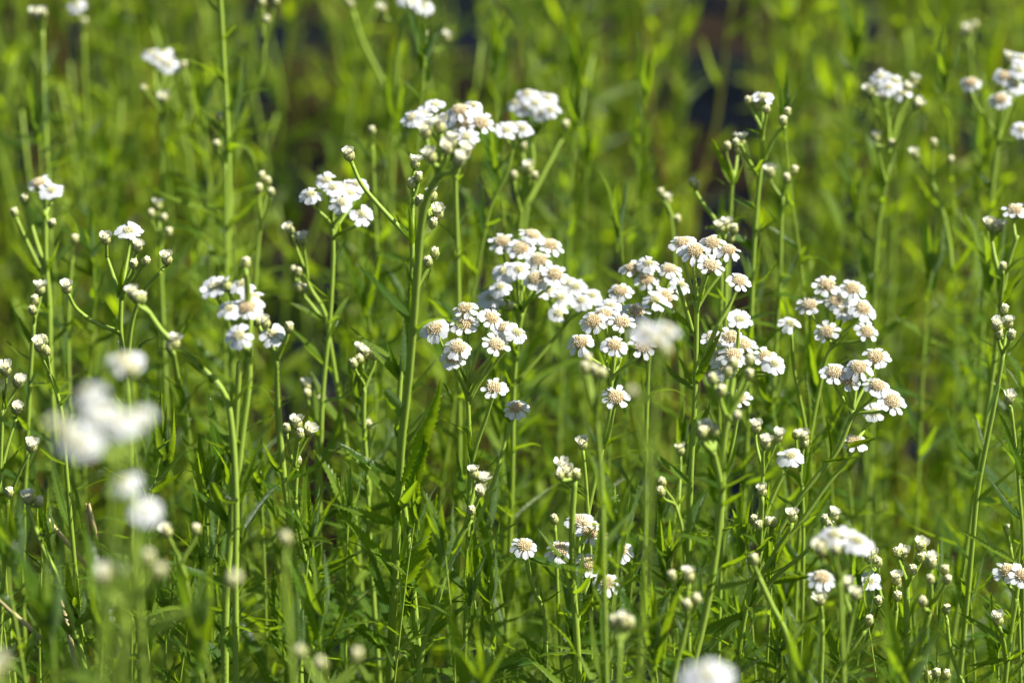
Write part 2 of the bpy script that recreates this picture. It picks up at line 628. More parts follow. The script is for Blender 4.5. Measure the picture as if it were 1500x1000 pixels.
def bezier(p0, p1, p2, p3, n=8):
    return [p0 * (1 - t) ** 3 + p1 * 3 * t * (1 - t) ** 2 + p2 * 3 * t * t * (1 - t) + p3 * t ** 3 for t in [i / n for i in range(n + 1)]]

def add_leaf(parent, base, p, tip, hint, variant=None, w=1.0, roll=None):
    v = tip - p
    me = LEAF_ME[prng.randrange(12) if variant is None else variant]
    return link("leaf", me, parent, aim(p - base, v, hint, v.length, prng.uniform(-.5, .5) if roll is None else roll, w))

def point_on(path, f):
    f = max(0, min(.999, f)) * (len(path) - 1)
    i = int(f)
    return path[i].lerp(path[i + 1], f - i)

HERO = []

def P(label, d, stem, heads="", br=(), leaves="", lean=None, r=.0013, n_leaf=9, leaf_len=.027, hs=.82, first_leaf=.10, tuft=.5, cat="plant", name="yarrow_plant",
      group="yarrow plants in flower and bud"):
    """one plant. stem: pixels from the top of the stem down; heads: kind + pixel; br: side branches (pixels from their top down to the stem, heads);
    leaves: 'bx,by,tx,ty[,w]'"""
    pts = parse(stem)
    lean = prng.uniform(.08, .22) if lean is None else lean
    pl = Plane(*pts[0], d, lean)
    W = [pl.at(*q) for q in pts]
    last = W[-1]
    dirn = (W[-1] - W[-2]).normalized() if len(W) > 1 else Vector((0, -.1, -1))
    # down to the ground
    cur, k = last.copy(), 0
    side = Vector((dirn.x / max(.2, -dirn.z) * .7, 0, 0))
    while cur.z > 0.03:
        step = min(.06, cur.z)
        cur = cur + Vector((side.x * step, -lean * step * .6, -step)) + Vector((prng.uniform(-1, 1), prng.uniform(-1, 1), 0)) * .002
        side *= .8
        W.append(cur.copy())
    W.append(Vector((cur.x, cur.y, -0.01)))
    base = Vector((W[-1].x, W[-1].y, 0))
    root = bpy.data.objects.new(name, None)
    scene.collection.objects.link(root)
    root.location = base
    root.empty_display_size = .02
    root["label"], root["category"], root["group"] = label, cat, group
    r *= .88
    mb = MB()
    path = [p - base for p in smooth_path(W, 5)]
    tube(mb, path[:-16] if len(path) > 40 else path, r * (.72 if heads or br else .25) * d ** .3, r * 1.1, 8, .05)
    if len(path) > 40:
        tube(mb, path[-17:], r * 1.1, r * 1.25, 8, .05)
    def umbel(node, down, hd, rr):
        if not hd:
            return
        ys = sum(h[2] for h in hd) / len(hd)
        xs = sum(h[1] for h in hd) / len(hd)
        for (kd, hx, hy) in hd:
            dy = max(-.028, min(.028, (ys - hy) * PX * d * 1.25)) + prng.uniform(-.004, .004)
            loc = pl.at(hx, hy, dy + (node.y - pl.at(xs, ys).y) * .7)
            out = Vector((loc.x - node.x, (loc.y - node.y) * .6, 0))
            out = out / max(.012, out.length) if out.length > 1e-6 else out
            if kd in 'Ff':
                ax = Vector((0, -.34, 1)) + out * .30 + Vector((prng.uniform(-1, 1), prng.uniform(-1, .6), 0)) * .18
            else:
                ax = Vector((0, -.1, 1)) + out * .45 + Vector((prng.uniform(-1, 1), prng.uniform(-1, 1), 0)) * .2
            ax.normalize()
            s = hs * prng.uniform(.92, 1.08) * (.93 if kd in 'HB' else 1)
            add_head(root, kd, loc, ax, s, base)
            foot = loc - ax * HEAD_FOOT[kd] * s
            L = (foot - node).length
            start = node + (down - node).normalized() * min(L * prng.uniform(0, .35), (down - node).length * .8) if L > .004 else node
            L = (foot - start).length
            c1 = start + (Vector((0, 0, 1)) * .5 + (foot - start).normalized() * .7) * L * .35
            c2 = foot - (ax * .7 + Vector((0, 0, .3))) * L * .33
            tube(mb, [q - base for q in bezier(start, c1, c2, foot, 8)], rr * .62, rr * .50, 6)
            if L > .012 and prng.random() < .35:         # a small bract on the flower stalk
                q = start.lerp(foot, prng.uniform(.05, .4))
                add_leaf(root, base, q, q + Vector((prng.uniform(-.5, .5), prng.uniform(-.6, .2), 1)).normalized() * prng.uniform(.004, .009), (0, -1, .6), w=1.3)
    hd = parse_heads(heads)
    umbel(W[0], W[1], hd, r)
    for (bp, bh) in br:
        bpts = parse(bp)
        off = prng.uniform(-.012, .012)
        n = len(bpts)
        Q = [pl.at(*q, off * (1 - i / max(1, n - 1))) for i, q in enumerate(bpts)]
        tube(mb, [p - base for p in smooth_path(Q, 5)], r * .55, r * .8, 7)
        umbel(Q[0], Q[1], parse_heads(bh), r)
        if len(Q) > 1 and n_leaf:
            q = Q[-1]
            add_leaf(root, base, q, q + ((Q[-2] - q).normalized() * .6 + Vector((prng.uniform(-.6, .6), prng.uniform(-.8, .1), .3))).normalized() * leaf_len * prng.uniform(.5, .8), (0, -.5, 1))
    link("stem", mb.mesh("stem", M['stem']), root)
    for lf in parse(leaves):
        bx, by, tx, ty = lf[:4]
        w = lf[4] if len(lf) > 4 else 1.0
        p = pl.at(bx, by)
        t_ = pl.at(tx, ty, prng.uniform(-.010, .004))
        add_leaf(root, base, p, t_, (prng.uniform(.3, .7), -.75, .7), variant=prng.choice((12, 13, 14)), w=w, roll=prng.uniform(-.25, .25))
    wp = [base + p for p in path]
    run, tot = [0.0], 0.0                                 # the stretch of stem that carries leaves: what shows, and a little below it
    vis = 0
    an = prng.random() * 6
    for k in range(1, len(wp)):
        tot += (wp[k] - wp[k - 1]).length
        run.append(tot)
        q = wp[k] - CAM
        if 500 - q.dot(UP) / q.dot(FW) / PX < 1030:
            vis = tot
    reach_ = min(tot * .9, max(vis, .04) + .02)
    n_leaf = max(n_leaf if n_leaf < 4 else 5, round((reach_ * (1 - first_leaf)) / (.0105 if leaf_len > .025 or not heads else .0105) * (n_leaf / 6) ** .5)) if n_leaf > 2 else n_leaf
    n_leaf = min(n_leaf, 34)
    for k in range(n_leaf):
        f = first_leaf * .6 + (1 - first_leaf * .6) * (k + prng.uniform(.1, .9)) / n_leaf
        want = f * reach_
        j = max(1, next((i for i, v in enumerate(run) if v >= want), len(run) - 1))
        p = wp[j - 1].lerp(wp[j], (want - run[j - 1]) / max(1e-6, run[j] - run[j - 1]))
        grow = min(1.0, .30 + want / .10)
        an += GOLD + prng.uniform(-.4, .4)
        L = leaf_len * grow * prng.uniform(.7, 1.35)
        dv = Vector((math.cos(an), math.sin(an), prng.uniform(.35, 1.4))).normalized()
        add_leaf(root, base, p, p + dv * L, Vector((-dv.x * .3, -dv.y * .3, 1)))
        if prng.random() < tuft:                         # the young shoot in the leaf's axil
            for q in range(prng.choice((2, 3))):
                dv2 = (dv * .5 + Vector((prng.uniform(-.4, .4), prng.uniform(-.4, .4), .9))).normalized()
                add_leaf(root, base, p, p + dv2 * L * prng.uniform(.28, .5), Vector((-dv.x, -dv.y, .4)), w=1.15)
    if not heads and not br:
        for q in range(7):
            a2 = q * GOLD + prng.random()
            dv = Vector((math.cos(a2) * .45, math.sin(a2) * .45, prng.uniform(.7, 1.4))).normalized()
            add_leaf(root, base, wp[0] - Vector((0, 0, .003 * q)), wp[0] + dv * leaf_len * (.25 + .09 * q) , Vector((-dv.x, -dv.y, .4)), w=1.1)
    HERO.append(root)
    return root

def S(label, d, stem, leaves="", n_leaf=22, leaf_len=.021, **kw):
    return P(label, d, stem, leaves=leaves, n_leaf=n_leaf, leaf_len=leaf_len, first_leaf=0.0, tuft=.35, cat="plant", name="leafy_shoot",
             group="leafy shoots without flowers", **kw)

# ------------------------------------------------------------------ the plants one can tell apart, from the photograph
# the tall middle stems
P("tall thick-stalked stem left of centre, blurred white cups at its top before a sharper cluster", .905,
  "648,250 627,285 617,330 611,400 600,540 588,650 581,780 577,870 571,1000",
  "H623,190 H643,182 H662,204 H683,219 H630,226 H674,232 H655,215",
  leaves="589,706,652,563,1.0 588,742,634,628,1.05 590,856,643,730,1.0 578,768,474,732,.75 573,838,503,752,.9 575,960,465,868,.85 584,822,598,778,1.3 600,575,640,525,.8 585,775,571,720,1.3 583,860,567,842",
  n_leaf=5, first_leaf=.35, r=.0020, lean=-.14)
P("slender stem of small green buds, its long left branch ending in a white cup", .985,
  "604,352 603,400 592,500 584,600 588,700 598,790 606,870 617,1000",
  "", br=[("605,290 604,330 603,360", "B603,269 B613,260 H609,236 B614,293"), ("516,240 531,272 565,312 603,352", "H511,224"),
          ("628,310 615,350 608,390", "H632,282 H642,309 B634,327"), ("634,380 622,400 606,430", "B637,371 B627,384")],
  leaves="583,556,509,470,.6 583,556,568,500,1 603,340,592,300,.8 620,418,634,388,.9", n_leaf=5, first_leaf=.3, r=.00135, lean=.2)
# the sharp clusters
P("sharp beige-centred daisy cluster just right of the tall thick stem, two single flowers below it", 1.0,
  "685,566 686,600 688,660 687,740 684,830 680,1000",
  "F637,481 F680,475 F682,452 F671,509 F664,525 F720,466 F727,505 F741,481 f757,487",
  br=[("722,580 712,612 700,645 690,682", "F724,568"), ("752,612 738,655 718,720 688,790", "F756,598")],
  leaves="648,560,662,582,.7 690,690,712,655,.8", n_leaf=7, first_leaf=.2, r=.0012)
P("white peach-centred cluster behind and above the sharp cluster beside the tall thick stem", 1.075,
  "765,455 757,510 752,580 750,700",
  "F736,354 F780,344 F763,364 F806,359 F790,381 F813,402 f738,398 f733,421 f760,395 F785,408",
  br=[("832,470 800,510 757,560", "f844,420 f868,433 f822,436 f818,459 f830,414 f803,425 f852,440"), ("735,450 745,480 756,520", "f727,440 B747,449 f718,436")], n_leaf=6, r=.0014)
P("sharp cluster of seven daisies at the middle, a single daisy lower on its stalk", 1.0,
  "896,545 895,575 893,610 884,650 872,700 860,760 850,840",
  "F850,502 F869,471 F886,461 F911,472 F900,506 F932,456 F941,507",
  br=[("900,595 893,630 884,655", "F902,582")], n_leaf=7, first_leaf=.25, r=.0012)
P("white cluster with tan domes squeezed between the two sharp clusters right of centre", 1.05,
  "953,490 949,560 946,660 945,800",
  "F927,393 F947,410 F909,427 F981,394 F975,435 f950,386 f998,417 f893,450 f960,440", n_leaf=6, r=.0013)
P("highest sharp daisy cluster right of centre, one long-stalked daisy on its right", 1.0,
  "1021,440 1020,490 1019,540 1017,600 1012,700 1008,850",
  "F1000,356 F1018,368 F1044,356 F1067,367 F1041,389",
  br=[("1080,425 1064,455 1045,490 1020,560", "F1083,412"), ("993,418 1004,450 1014,486", "")],
  leaves="1013,562,993,520,1.2 1025,440,1037,418 1008,500,1000,470", n_leaf=6, first_leaf=.3, r=.0014)
P("daisy cluster under the highest right-of-centre cluster, partly behind cream blurred buds", 1.015,
  "1082,545 1072,590 1062,650 1058,720 1055,850",
  "F1046,496 F1070,494 F1089,504 F1074,520 F1122,523 f1134,533 f1060,540 f1052,520",
  br=[("1082,600 1075,640 1066,680", "F1082,583"), ("1082,480 1080,520 1078,560", "f1083,468")], n_leaf=5, r=.0012)
P("daisy cluster above the slanting daisy row, one small white head apart on its left", 1.06,
  "1224,500 1210,525 1201,565 1192,610 1180,680 1172,760",
  "F1186,447 F1211,418 F1225,441 F1249,423 F1264,452 F1211,486 F1270,486 f1236,455",
  br=[("1159,486 1163,540 1174,596 1184,650", "f1158,474")], leaves="1178,622,1152,578,.9", n_leaf=6, r=.0012)
P("sharp slanting row of six daisies at right, one small daisy far below", 1.0,
  "1250,600 1236,640 1220,670 1190,705 1155,755 1118,820 1090,890 1078,1000",
  "F1283,523 F1258,539 F1243,557 F1222,546 F1285,565 F1307,588",
  br=[("1249,660 1232,685 1208,715 1172,765 1130,815", "F1252,647"), ("1268,625 1258,640 1240,655", "H1274,600 f1281,604")],
  leaves="1215,672,1213,605,.6 1213,605,1225,622,.9 1206,676,1262,668,.6 1126,852,1196,842,.9 1132,808,1090,780", n_leaf=5, first_leaf=.5, leaf_len=.02, r=.0013)
P("plant of small half-open white cups over woolly buds, lower right of centre", .99,
  "1116,800 1105,850 1090,910 1080,1000",
  "B1104,762 B1114,758 B1123,764 B1132,766 B1110,768",
  br=[("1118,690 1114,745 1114,800", "H1108,623 H1122,646 H1140,636"), ("1117,730 1115,770 1112,810", "H1116,716"),
      ("1160,770 1140,800 1110,850", "H1161,753"), ("1208,775 1178,810 1135,845 1100,890", "B1208,761 H1222,752 B1216,770"), ("1150,690 1135,720 1118,760", "f1158,668")],
  leaves="1030,925,1126,886,1.2 1072,898,1036,862,1 1130,720,1144,692,1 1120,726,1140,752,.9 1086,905,1040,950,.9", n_leaf=6, first_leaf=.2, r=.0013)
P("dim pair of shaded buds on a thin stalk left of the slanting daisy row", 1.05, "1172,690 1176,740 1176,850", "B1166,637 H1178,637 B1178,650", n_leaf=5, r=.0011,
  leaves="1178,712,1188,655,1 1176,710,1178,670,1")
P("thick pale stem carrying cream blurred buds before the daisies right of centre", .91,
  "1066,610 1060,650 1056,740 1044,840 1028,920 1010,1000",
  "B1074,533 B1097,528 B1097,549 B1056,573 B1079,609 B1066,545 B1044,556",
  br=[("1045,660 1052,690 1056,720", "H1034,626 B1047,632 B1028,634")], n_leaf=5, r=.0018, leaves="1058,700,1085,640,.8 1056,740,1090,720,.8")
# lower middle
P("small daisy cluster half hidden behind an upright leaf, low in the middle", 1.0,
  "848,880 846,940 842,1000",
  "F848,762 F864,781 F857,771 F908,804 F889,853 F860,826 F820,806 F887,790",
  leaves="845,940,946,928,1.3 842,985,905,975,1 850,890,912,870,.9 846,930,872,840,.8", n_leaf=6, first_leaf=.15, r=.0013)
P("single edge-on daisy on its own bent stalk, low in the middle", 1.0, "771,815 778,850 796,897 799,940 797,1000", "F768,799", n_leaf=5, first_leaf=.2, r=.0012,
  leaves="797,960,761,926,1.1 796,985,764,930,1 800,905,776,898,.8")
P("thin bud stem whose long upright leaf covers the low middle cluster", .955, "842,700 838,770 840,860 848,1000",
  "H823,681 B820,696 B844,695 H830,690", leaves="870,840,890,722,.8 872,860,905,762,.6 850,900,880,850,.8 856,980,946,930,1.2", n_leaf=5, r=.0017)
P("one white bud on a long thin stalk left of the centre daisies", 1.0, "854,660 858,700 862,760 866,850", "H853,648", n_leaf=4, r=.0009)
P("pair of cream-white cups with a bud below, on a bent stem under the centre daisies", 1.0,
  "690,760 672,790 656,830 640,880 622,940 612,1000", "H707,702 H704,718 B690,748 H694,690",
  leaves="640,880,684,880,.9 625,930,688,882,1.1 650,845,652,778,.9 662,800,652,765", n_leaf=6, first_leaf=.2, r=.0016)
P("small cream bud alone between the edge-on daisy and the hidden cluster", 1.03, "813,772 815,810 818,900", "B812,761", n_leaf=4, r=.0010)
P("blurred cup and cream buds on a forked stalk right of the hidden low cluster", .90, "1008,900 1000,940 985,1000", "H1009,839 B984,844 B1020,878 B1006,886", n_leaf=5, r=.0014)
P("blurred cream double bud under the hidden low cluster", .84, "908,940 905,1000", "B898,911 H912,906 B922,913", n_leaf=3, r=.0014)
P("two dim buds on a hooked stalk right of the centre stems", 1.06, "990,740 1000,780 1004,860", "H996,656 B970,706 B968,720", n_leaf=4, r=.0010)
P("trio of cream blurred buds under the central daisy clusters", .86, "872,600 880,680 884,800", "B861,528 B871,543 B882,548 B857,540", n_leaf=3, r=.0011)
# lower right
P("upright stem of stacked woolly buds at lower right, a bluish shaded flower on its arm", .985,
  "1313,890 1309,930 1302,1000", "B1314,855 H1313,845 B1314,873",
  br=[("1292,885 1270,905 1240,940", "B1286,880 f1273,851"), ("1283,840 1290,870 1300,900", "H1278,811 B1286,824 B1272,816")], n_leaf=5, first_leaf=.2, r=.0013)
P("broad pale stem with three woolly buds in the lower right bud group", .995, "1328,850 1328,900 1330,1000", "H1323,808 B1314,810 H1350,797 B1348,816 B1336,835", n_leaf=4, r=.0018)
P("stem of five round blurred buds at right of the lower right bud group", .945, "1362,895 1352,935 1338,1000", "B1365,825 H1364,818 B1384,835 B1363,849 B1387,849 B1352,881", n_leaf=5, r=.0015)
P("single reddish-tipped bud on a curved leafless stalk, lower right", 1.0, "1387,906 1392,950 1404,985 1416,1030", "B1386,892", n_leaf=3, r=.0011, leaves="1399,962,1401,940,1.0")
P("knot of small buds at the bottom edge beside the curved leafless stalk", .99, "1362,1005 1360,1040", "B1354,957 H1350,972 B1360,990 B1371,986 B1386,988 B1342,990", n_leaf=4, r=.0012)
P("two buds at the bottom edge under the bluish shaded flower", .99, "1312,995 1311,1040", "H1312,970 B1306,982", n_leaf=4, r=.0011)
P("round grey bud on a slanting thin stalk under the bluish shaded flower", .96, "1268,922 1245,955 1215,1000", "B1273,909", n_leaf=4, r=.0011)
P("plant at the right edge with two white daisies and a half-open cup below", .985, "1489,875 1480,930 1472,1000", "F1477,837 F1498,843",
  br=[("1464,918 1470,940 1474,970", "H1462,904")], leaves="1470,945,1407,893,1.4 1470,965,1418,975,1.2 1478,930,1500,900 1476,960,1458,930 1488,824,1395,769,.55", n_leaf=6, first_leaf=.2, r=.0014)
P("tight-tipped bud shoot with small leaves, above the two daisies at the right edge", .99, "1480,800 1487,850 1493,930", "B1478,776", leaves="1480,800,1466,758,1 1481,795,1482,752,1.1 1484,822,1498,790", n_leaf=5, r=.0010)
P("long-stemmed bud group of four near the right edge, halfway up", 1.0, "1470,515 1458,585 1445,650 1432,720 1424,800", "B1470,454 H1461,474 H1478,470 B1481,491 B1463,490",
  leaves="1463,560,1440,620,.7", n_leaf=5, first_leaf=.3, r=.0013)
P("stem with one white-tipped bud and a long twisted leaf at the right edge", .985, "1481,597 1487,650 1493,720 1498,800", "H1479,581", leaves="1497,692,1461,598,.8 1474,540,1500,575,.8", n_leaf=4, r=.0010)
P("upper right edge plant with a wide white flower over a cream tufted head", 1.07, "1490,345 1479,378 1470,420 1462,480 1452,560", "F1487,308",
  br=[("1452,345 1457,375 1466,410", "H1450,327 H1458,331 H1465,330"), ("1469,398 1468,415 1464,450", "B1469,391")], n_leaf=5, r=.0014)
P("top right corner plant of white flowers with the widest open heads there", 1.20, "1464,190 1455,260 1447,340 1440,450", "F1422,121 F1472,112 F1465,146 H1478,84 f1497,86 f1494,104 f1497,190 f1488,125", n_leaf=6, r=.0014)
P("cluster of small white cups near the top right, more cups on side arms below", 1.18, "1303,215 1300,255 1288,320 1281,400 1278,480",
  "H1273,131 H1293,139 f1290,113 f1310,119 f1322,136 H1340,116 H1345,151 f1302,128 H1330,128", br=[("1284,212 1290,240 1298,270", "H1283,199 B1305,211"), ("1360,255 1375,290 1388,340 1395,400", "H1340,224 B1367,211 B1391,235")], n_leaf=6, r=.0013)
P("stiff green stem with a small white head and bud arms, before the dark gap", 1.09, "1117,190 1115,235 1108,310 1103,390 1099,500 1096,600", "f1117,142 H1112,150 B1123,161 B1097,149",
  br=[("1150,185 1135,200 1116,240", "B1153,165 B1147,178"), ("1085,212 1092,228 1109,256", "H1085,203 B1078,210")], leaves="1112,260,1092,244,.8 1116,196,1094,188,.8", n_leaf=6, first_leaf=.15, r=.0014)
P("darker bud stem beside the stiff green stem at upper right", 1.11, "1074,250 1071,290 1068,350 1066,430", "B1065,215", leaves="1072,280,1048,258,.9 1073,270,1088,240", br=[("1080,228 1078,245 1073,270", "B1082,220")], n_leaf=6, r=.0012)
P("thin stem with two pale buds right of the stiff green upper stem", 1.13, "1147,285 1144,340 1142,420", "H1128,250 B1163,250 B1152,262", n_leaf=6, r=.0011)
P("bent pale stalk with a tufted tip by the dark gap at upper right", 1.10, "1018,280 1030,300 1048,325 1056,380 1056,460", "B1015,268 B1020,272", n_leaf=4, r=.0012)
P("cream tufted head just above the highest right-of-centre daisies", 1.08, "1062,355 1063,400 1062,480", "H1055,331 B1075,336 B1070,349 H1064,328", n_leaf=4, r=.0013)
P("two dim buds left of the cream tufted head, before blue shade", 1.16, "978,300 985,340 990,420", "B968,283 H978,290 B992,322", n_leaf=5, r=.0011)
# upper middle
P("dense white cluster with beige centres at upper middle, behind blurred white cups", 1.10, "667,245 668,300 671,400 672,500",
  "f603,173 f638,154 F673,162 F678,182 f693,155 F705,180 f683,201 f655,172 f620,168 f690,170", leaves="668,262,680,255,.8", n_leaf=6, r=.0013)
P("white cluster right of the dense upper middle cluster, one bud beside it", 1.19, "777,200 780,240 772,300 765,350 760,430", "f755,151 f772,138 f784,151 f803,144 f807,161 f793,165 f768,160",
  br=[("765,225 772,250 774,290", "B766,215"), ("825,200 800,248 772,300", "B828,184")], n_leaf=6, r=.0015)
P("pair of small white flowers between the two upper middle clusters", 1.13, "752,215 742,255 720,300 706,360", "f742,191 f766,188 H752,186", n_leaf=5, r=.0010)
P("three pale buds on a forked stem under the upper middle clusters", 1.16, "764,300 760,340 755,420", "B753,258 H774,244 B783,258 B768,250", n_leaf=5, r=.0018)
P("loose flat cluster of white daisies left of the tall middle stems", 1.07, "487,330 488,370 486,420 482,480 474,560 470,640", "f455,285 f478,264 F503,277 f500,297 f530,314 f524,270 f513,283 f488,275", n_leaf=7, r=.0013)
P("side stem of two white cups and cream double buds below the flat daisy cluster", 1.09, "446,400 456,425 474,455 483,500", "H423,334 H442,349", br=[("442,430 455,445 474,470", "B437,399 B438,422 B430,396 B445,424")], n_leaf=5, r=.0012)
P("blurred cream cup group between the left stems and the tall middle stems", 1.06, "534,565 533,620 538,700 542,800", "H528,509 H538,516 B549,520 B518,533 B527,527", n_leaf=6, r=.0013)
P("stem with a white bud and a cream double bud, under the flat daisy cluster", 1.11, "460,610 464,680 466,760", "B470,586 H449,562 B450,577", n_leaf=6, r=.0011)
P("lone round white bud on a short stalk left of the tall middle stems", 1.09, "540,640 541,700 543,800", "B540,622", n_leaf=6, r=.0011)
# left
P("blurred bright white cluster on a pair of pale stems, left of centre", .925, "364,500 364,560 354,640 346,720 336,800 330,900",
  "f314,421 f355,416 F362,450 f336,452 f350,492 f372,436 H330,415", br=[("360,398 363,430 364,520", "B360,386"), ("351,530 347,600 343,690 338,780", "")],
  leaves="331,582,258,505,.5 336,575,262,520,.5 345,740,384,640,.8", n_leaf=5, r=.0018)
P("stem beside the blurred bright white cluster with one white cup and one round bud", .95, "406,520 408,600 414,680 424,760 436,880 440,1000", "f399,489 B423,480 H388,470 B376,470",
  leaves="404,760,366,700,1 404,760,402,718,1 408,580,384,565,.6", n_leaf=5, r=.0016)
P("in-focus knot of striped buds on a short side stalk, left of centre", 1.0, "431,680 431,720 440,780 454,850 464,910 474,1000", "H435,617 B420,627 B439,636 H454,629", br=[("436,685 434,705 432,730", "B436,675")],
  leaves="432,716,462,702,.7 440,690,456,658,.9 455,850,520,820,.7 456,860,470,790,1 460,880,478,840,1 440,780,425,740,1 470,960,500,900,1.1 470,970,440,920", n_leaf=6, first_leaf=.15, r=.0013)
P("white-capped bud plant at left, a curved arm ending in a cup on its left", 1.03, "178,430 177,490 186,560 191,650 193,760 194,900",
  "f189,338 H202,359 B213,383 B196,387", br=[("155,372 166,405 175,435", "H155,348"), ("237,396 212,424 194,470 186,540", "H244,376"), ("100,430 112,452 140,473 175,486", "H98,419")], n_leaf=7, r=.0013)
P("pale stem at left with two white heads and a bud arm curving left", 1.10, "66,310 67,380 72,450 75,560", "F57,268 f76,279 B76,327", br=[("25,322 42,360 68,412", "B22,312"), ("38,300 52,350 68,400", "B36,292")], n_leaf=6, r=.0015)
P("blurred stem with a double cream cup, slanting down across the left part", .92, "216,455 240,488 285,530 326,572 340,630 346,740 345,860", "H194,427 B207,437 B200,436",
  br=[("254,515 258,540 262,565", "H256,498 B250,509")], leaves="285,530,335,582,.5", n_leaf=3, r=.0014)
P("tight bud group high at left above the white-capped bud plant", 1.17, "236,345 236,400 240,500", "H231,298 B222,314 B240,320 B247,341", n_leaf=6, r=.0011)
P("two stacked white buds under the pale two-headed left stem", 1.06, "50,470 45,540 40,640", "H59,420 B51,440 B48,455", n_leaf=6, r=.0012)
P("single pale bud behind the white-capped bud plant", 1.14, "106,375 102,430 100,520", "B109,351", n_leaf=6, r=.0010)
P("pair of striped buds on a leafy crooked stalk at far left", 1.0, "72,545 84,578 92,620 98,700", "H58,503 B68,514 B64,498", leaves="84,580,76,548,1.2", n_leaf=5, r=.0011)
P("thin stalks with four striped buds along the left edge, one above another", 1.0, "4,600 2,650 0,720 4,800", "H8,538 H28,557", br=[("24,612 12,650 2,690", "H26,597"), ("44,662 25,700 10,740", "H47,651")], n_leaf=4, r=.0010)
P("small grey bud near the left edge on a slanting stem crossing the corner", 1.0, "12,735 10,770 6,840 2,900", "B13,721", n_leaf=4, r=.0010)
P("slanting dark stem crossing the lower left corner, with two pale blurred buds", .95, "40,742 62,800 90,860 120,960 140,1050", "H41,727 B57,735", leaves="104,700,130,812,.5", n_leaf=6, r=.0013)
# the big blurred heads in front
P("large out-of-focus white flowers in front at left, the biggest pale blur there", .61, "170,665 168,740 160,830 150,960", "f100,640 f128,578 f176,618 f122,652 f150,606 f204,612 H88,622", hs=.69, n_leaf=2, r=.0011)
P("blurred white cup pair on a straight stem above the biggest left blur", .72, "188,560 192,640 196,760", "H178,533 H192,540 f182,526", n_leaf=3, r=.0012)
P("two merged out-of-focus white heads under the biggest left blur", .66, "196,775 185,860 176,960", "f183,708 f213,747", hs=.69, n_leaf=3, r=.0011)
P("two soft white buds right of the merged out-of-focus heads", .88, "262,815 275,860 290,960", "H243,775 B287,776", n_leaf=4, r=.0012)
P("soft greenish buds crowded low at left under the merged out-of-focus heads", .70, "182,890 188,940 190,1040", "B151,848 H158,838 B180,843 B217,819 B232,838 B340,850", n_leaf=4, r=.0014)
P("blurred greenish bud hanging before the paired stems left of centre", .75, "418,815 420,880 428,980", "B419,790", n_leaf=3, r=.0011)
P("three soft white buds in a row at the bottom left of the tall thick stem", .75, "480,1010 484,1060", "B441,955 B470,972 B522,960", n_leaf=2, r=.0012)
P("pale blur of a white head cut by the left edge near the bottom", .62, "5,1010 5,1060", "H2,968 H-12,985", hs=.69, n_leaf=2, r=.0013)
P("large out-of-focus white head cut by the bottom edge, right of the middle", .66, "1032,1050 1032,1090", "f1022,992 f1046,990 f1034,985", hs=.78, n_leaf=1, r=.0012)
P("out-of-focus white head covering part of the central daisies", .73, "962,560 958,640 950,760", "f946,487 f976,485 H962,500", br=[("930,590 938,630 950,690", "B926,575 B976,516")], hs=.69, n_leaf=2, r=.0009, leaves="945,640,1010,590,.8 946,660,855,600,.7")
P("soft white head with two buds beneath it, lower right of centre", .86, "1230,850 1232,900 1236,1010", "f1222,783 f1243,786 f1256,792 H1202,801 B1224,806", n_leaf=4, r=.0013)
P("side-on half-open white flower over a woolly bud, under the soft white head", .94, "1204,905 1204,950 1200,1020", "F1204,846 H1201,876", leaves="1204,930,1222,905 1203,935,1184,910", n_leaf=4, r=.0014)
P("round soft bud on a pale curved stalk, under the small half-open white cups", .91, "1112,845 1130,885 1152,930 1164,1000", "B1105,820", n_leaf=5, r=.0013)
P("two soft white buds right of the half-open side-on flower", .90, "1248,900 1240,950 1230,1020", "H1240,854 H1254,868", n_leaf=5, r=.0012)
# far, at the top
P("blurred white head with satellite buds near the top left corner", 1.27, "236,165 237,233 236,320 236,400", "f222,78 f240,78 f248,95 B268,96 B211,130 H240,142 f232,86", n_leaf=6, r=.0013)
P("cream bud tuft at the top left, over a straight pale stem", 1.25, "62,45 63,110 67,200 70,280", "H50,18 H63,18 B56,26", n_leaf=6, r=.0013)
P("pale head touching the top edge right of the top left bud tuft", 1.38, "122,50 124,110 128,200", "f113,8 B123,33", n_leaf=6, r=.0012)
P("white heads cut by the top edge, two buds at their lower right", 1.29, "588,35 582,90 579,160 574,260", "H560,12 f606,5 f622,10 f596,0", br=[("640,75 615,110 582,170", "B627,54 H655,53")], n_leaf=6, r=.0014)
P("thick pale stem running up through the top edge at left", 1.14, "315,-60 322,0 327,90 332,180 335,260 334,360 336,480", "H318,-70", n_leaf=8, r=.0017)
P("two single pale buds beside the thick upper left stem", 1.17, "330,240 331,300 331,380", "B322,172 B318,212", n_leaf=4, r=.0010)
P("three cream buds stacked on a thin stalk right of the thick upper left stem", 1.15, "384,320 378,360 372,440", "B383,259 B379,277 B397,282 B392,266", n_leaf=6, r=.0011)
P("small round buds near the top edge, left of the middle", 1.25, "388,60 382,110 350,180", "B384,5 B404,3 B391,30", n_leaf=5, r=.0010)
P("slanting yellowish bud stalk at the top, left of the edge-cut white heads", 1.33, "518,20 530,60 555,110 566,140", "B514,8 B508,0", n_leaf=5, r=.0014)
P("pale bud by a short dark leaf left of the dense upper middle cluster", 1.17, "545,210 548,280 552,380", "B545,192", leaves="550,250,512,188,.6", n_leaf=5, r=.0011)
P("blurred buds near the top right edge above the cluster of small cups", 1.35, "1420,60 1424,120 1430,200", "H1418,42 B1410,50 B1428,38", n_leaf=6, r=.0012)

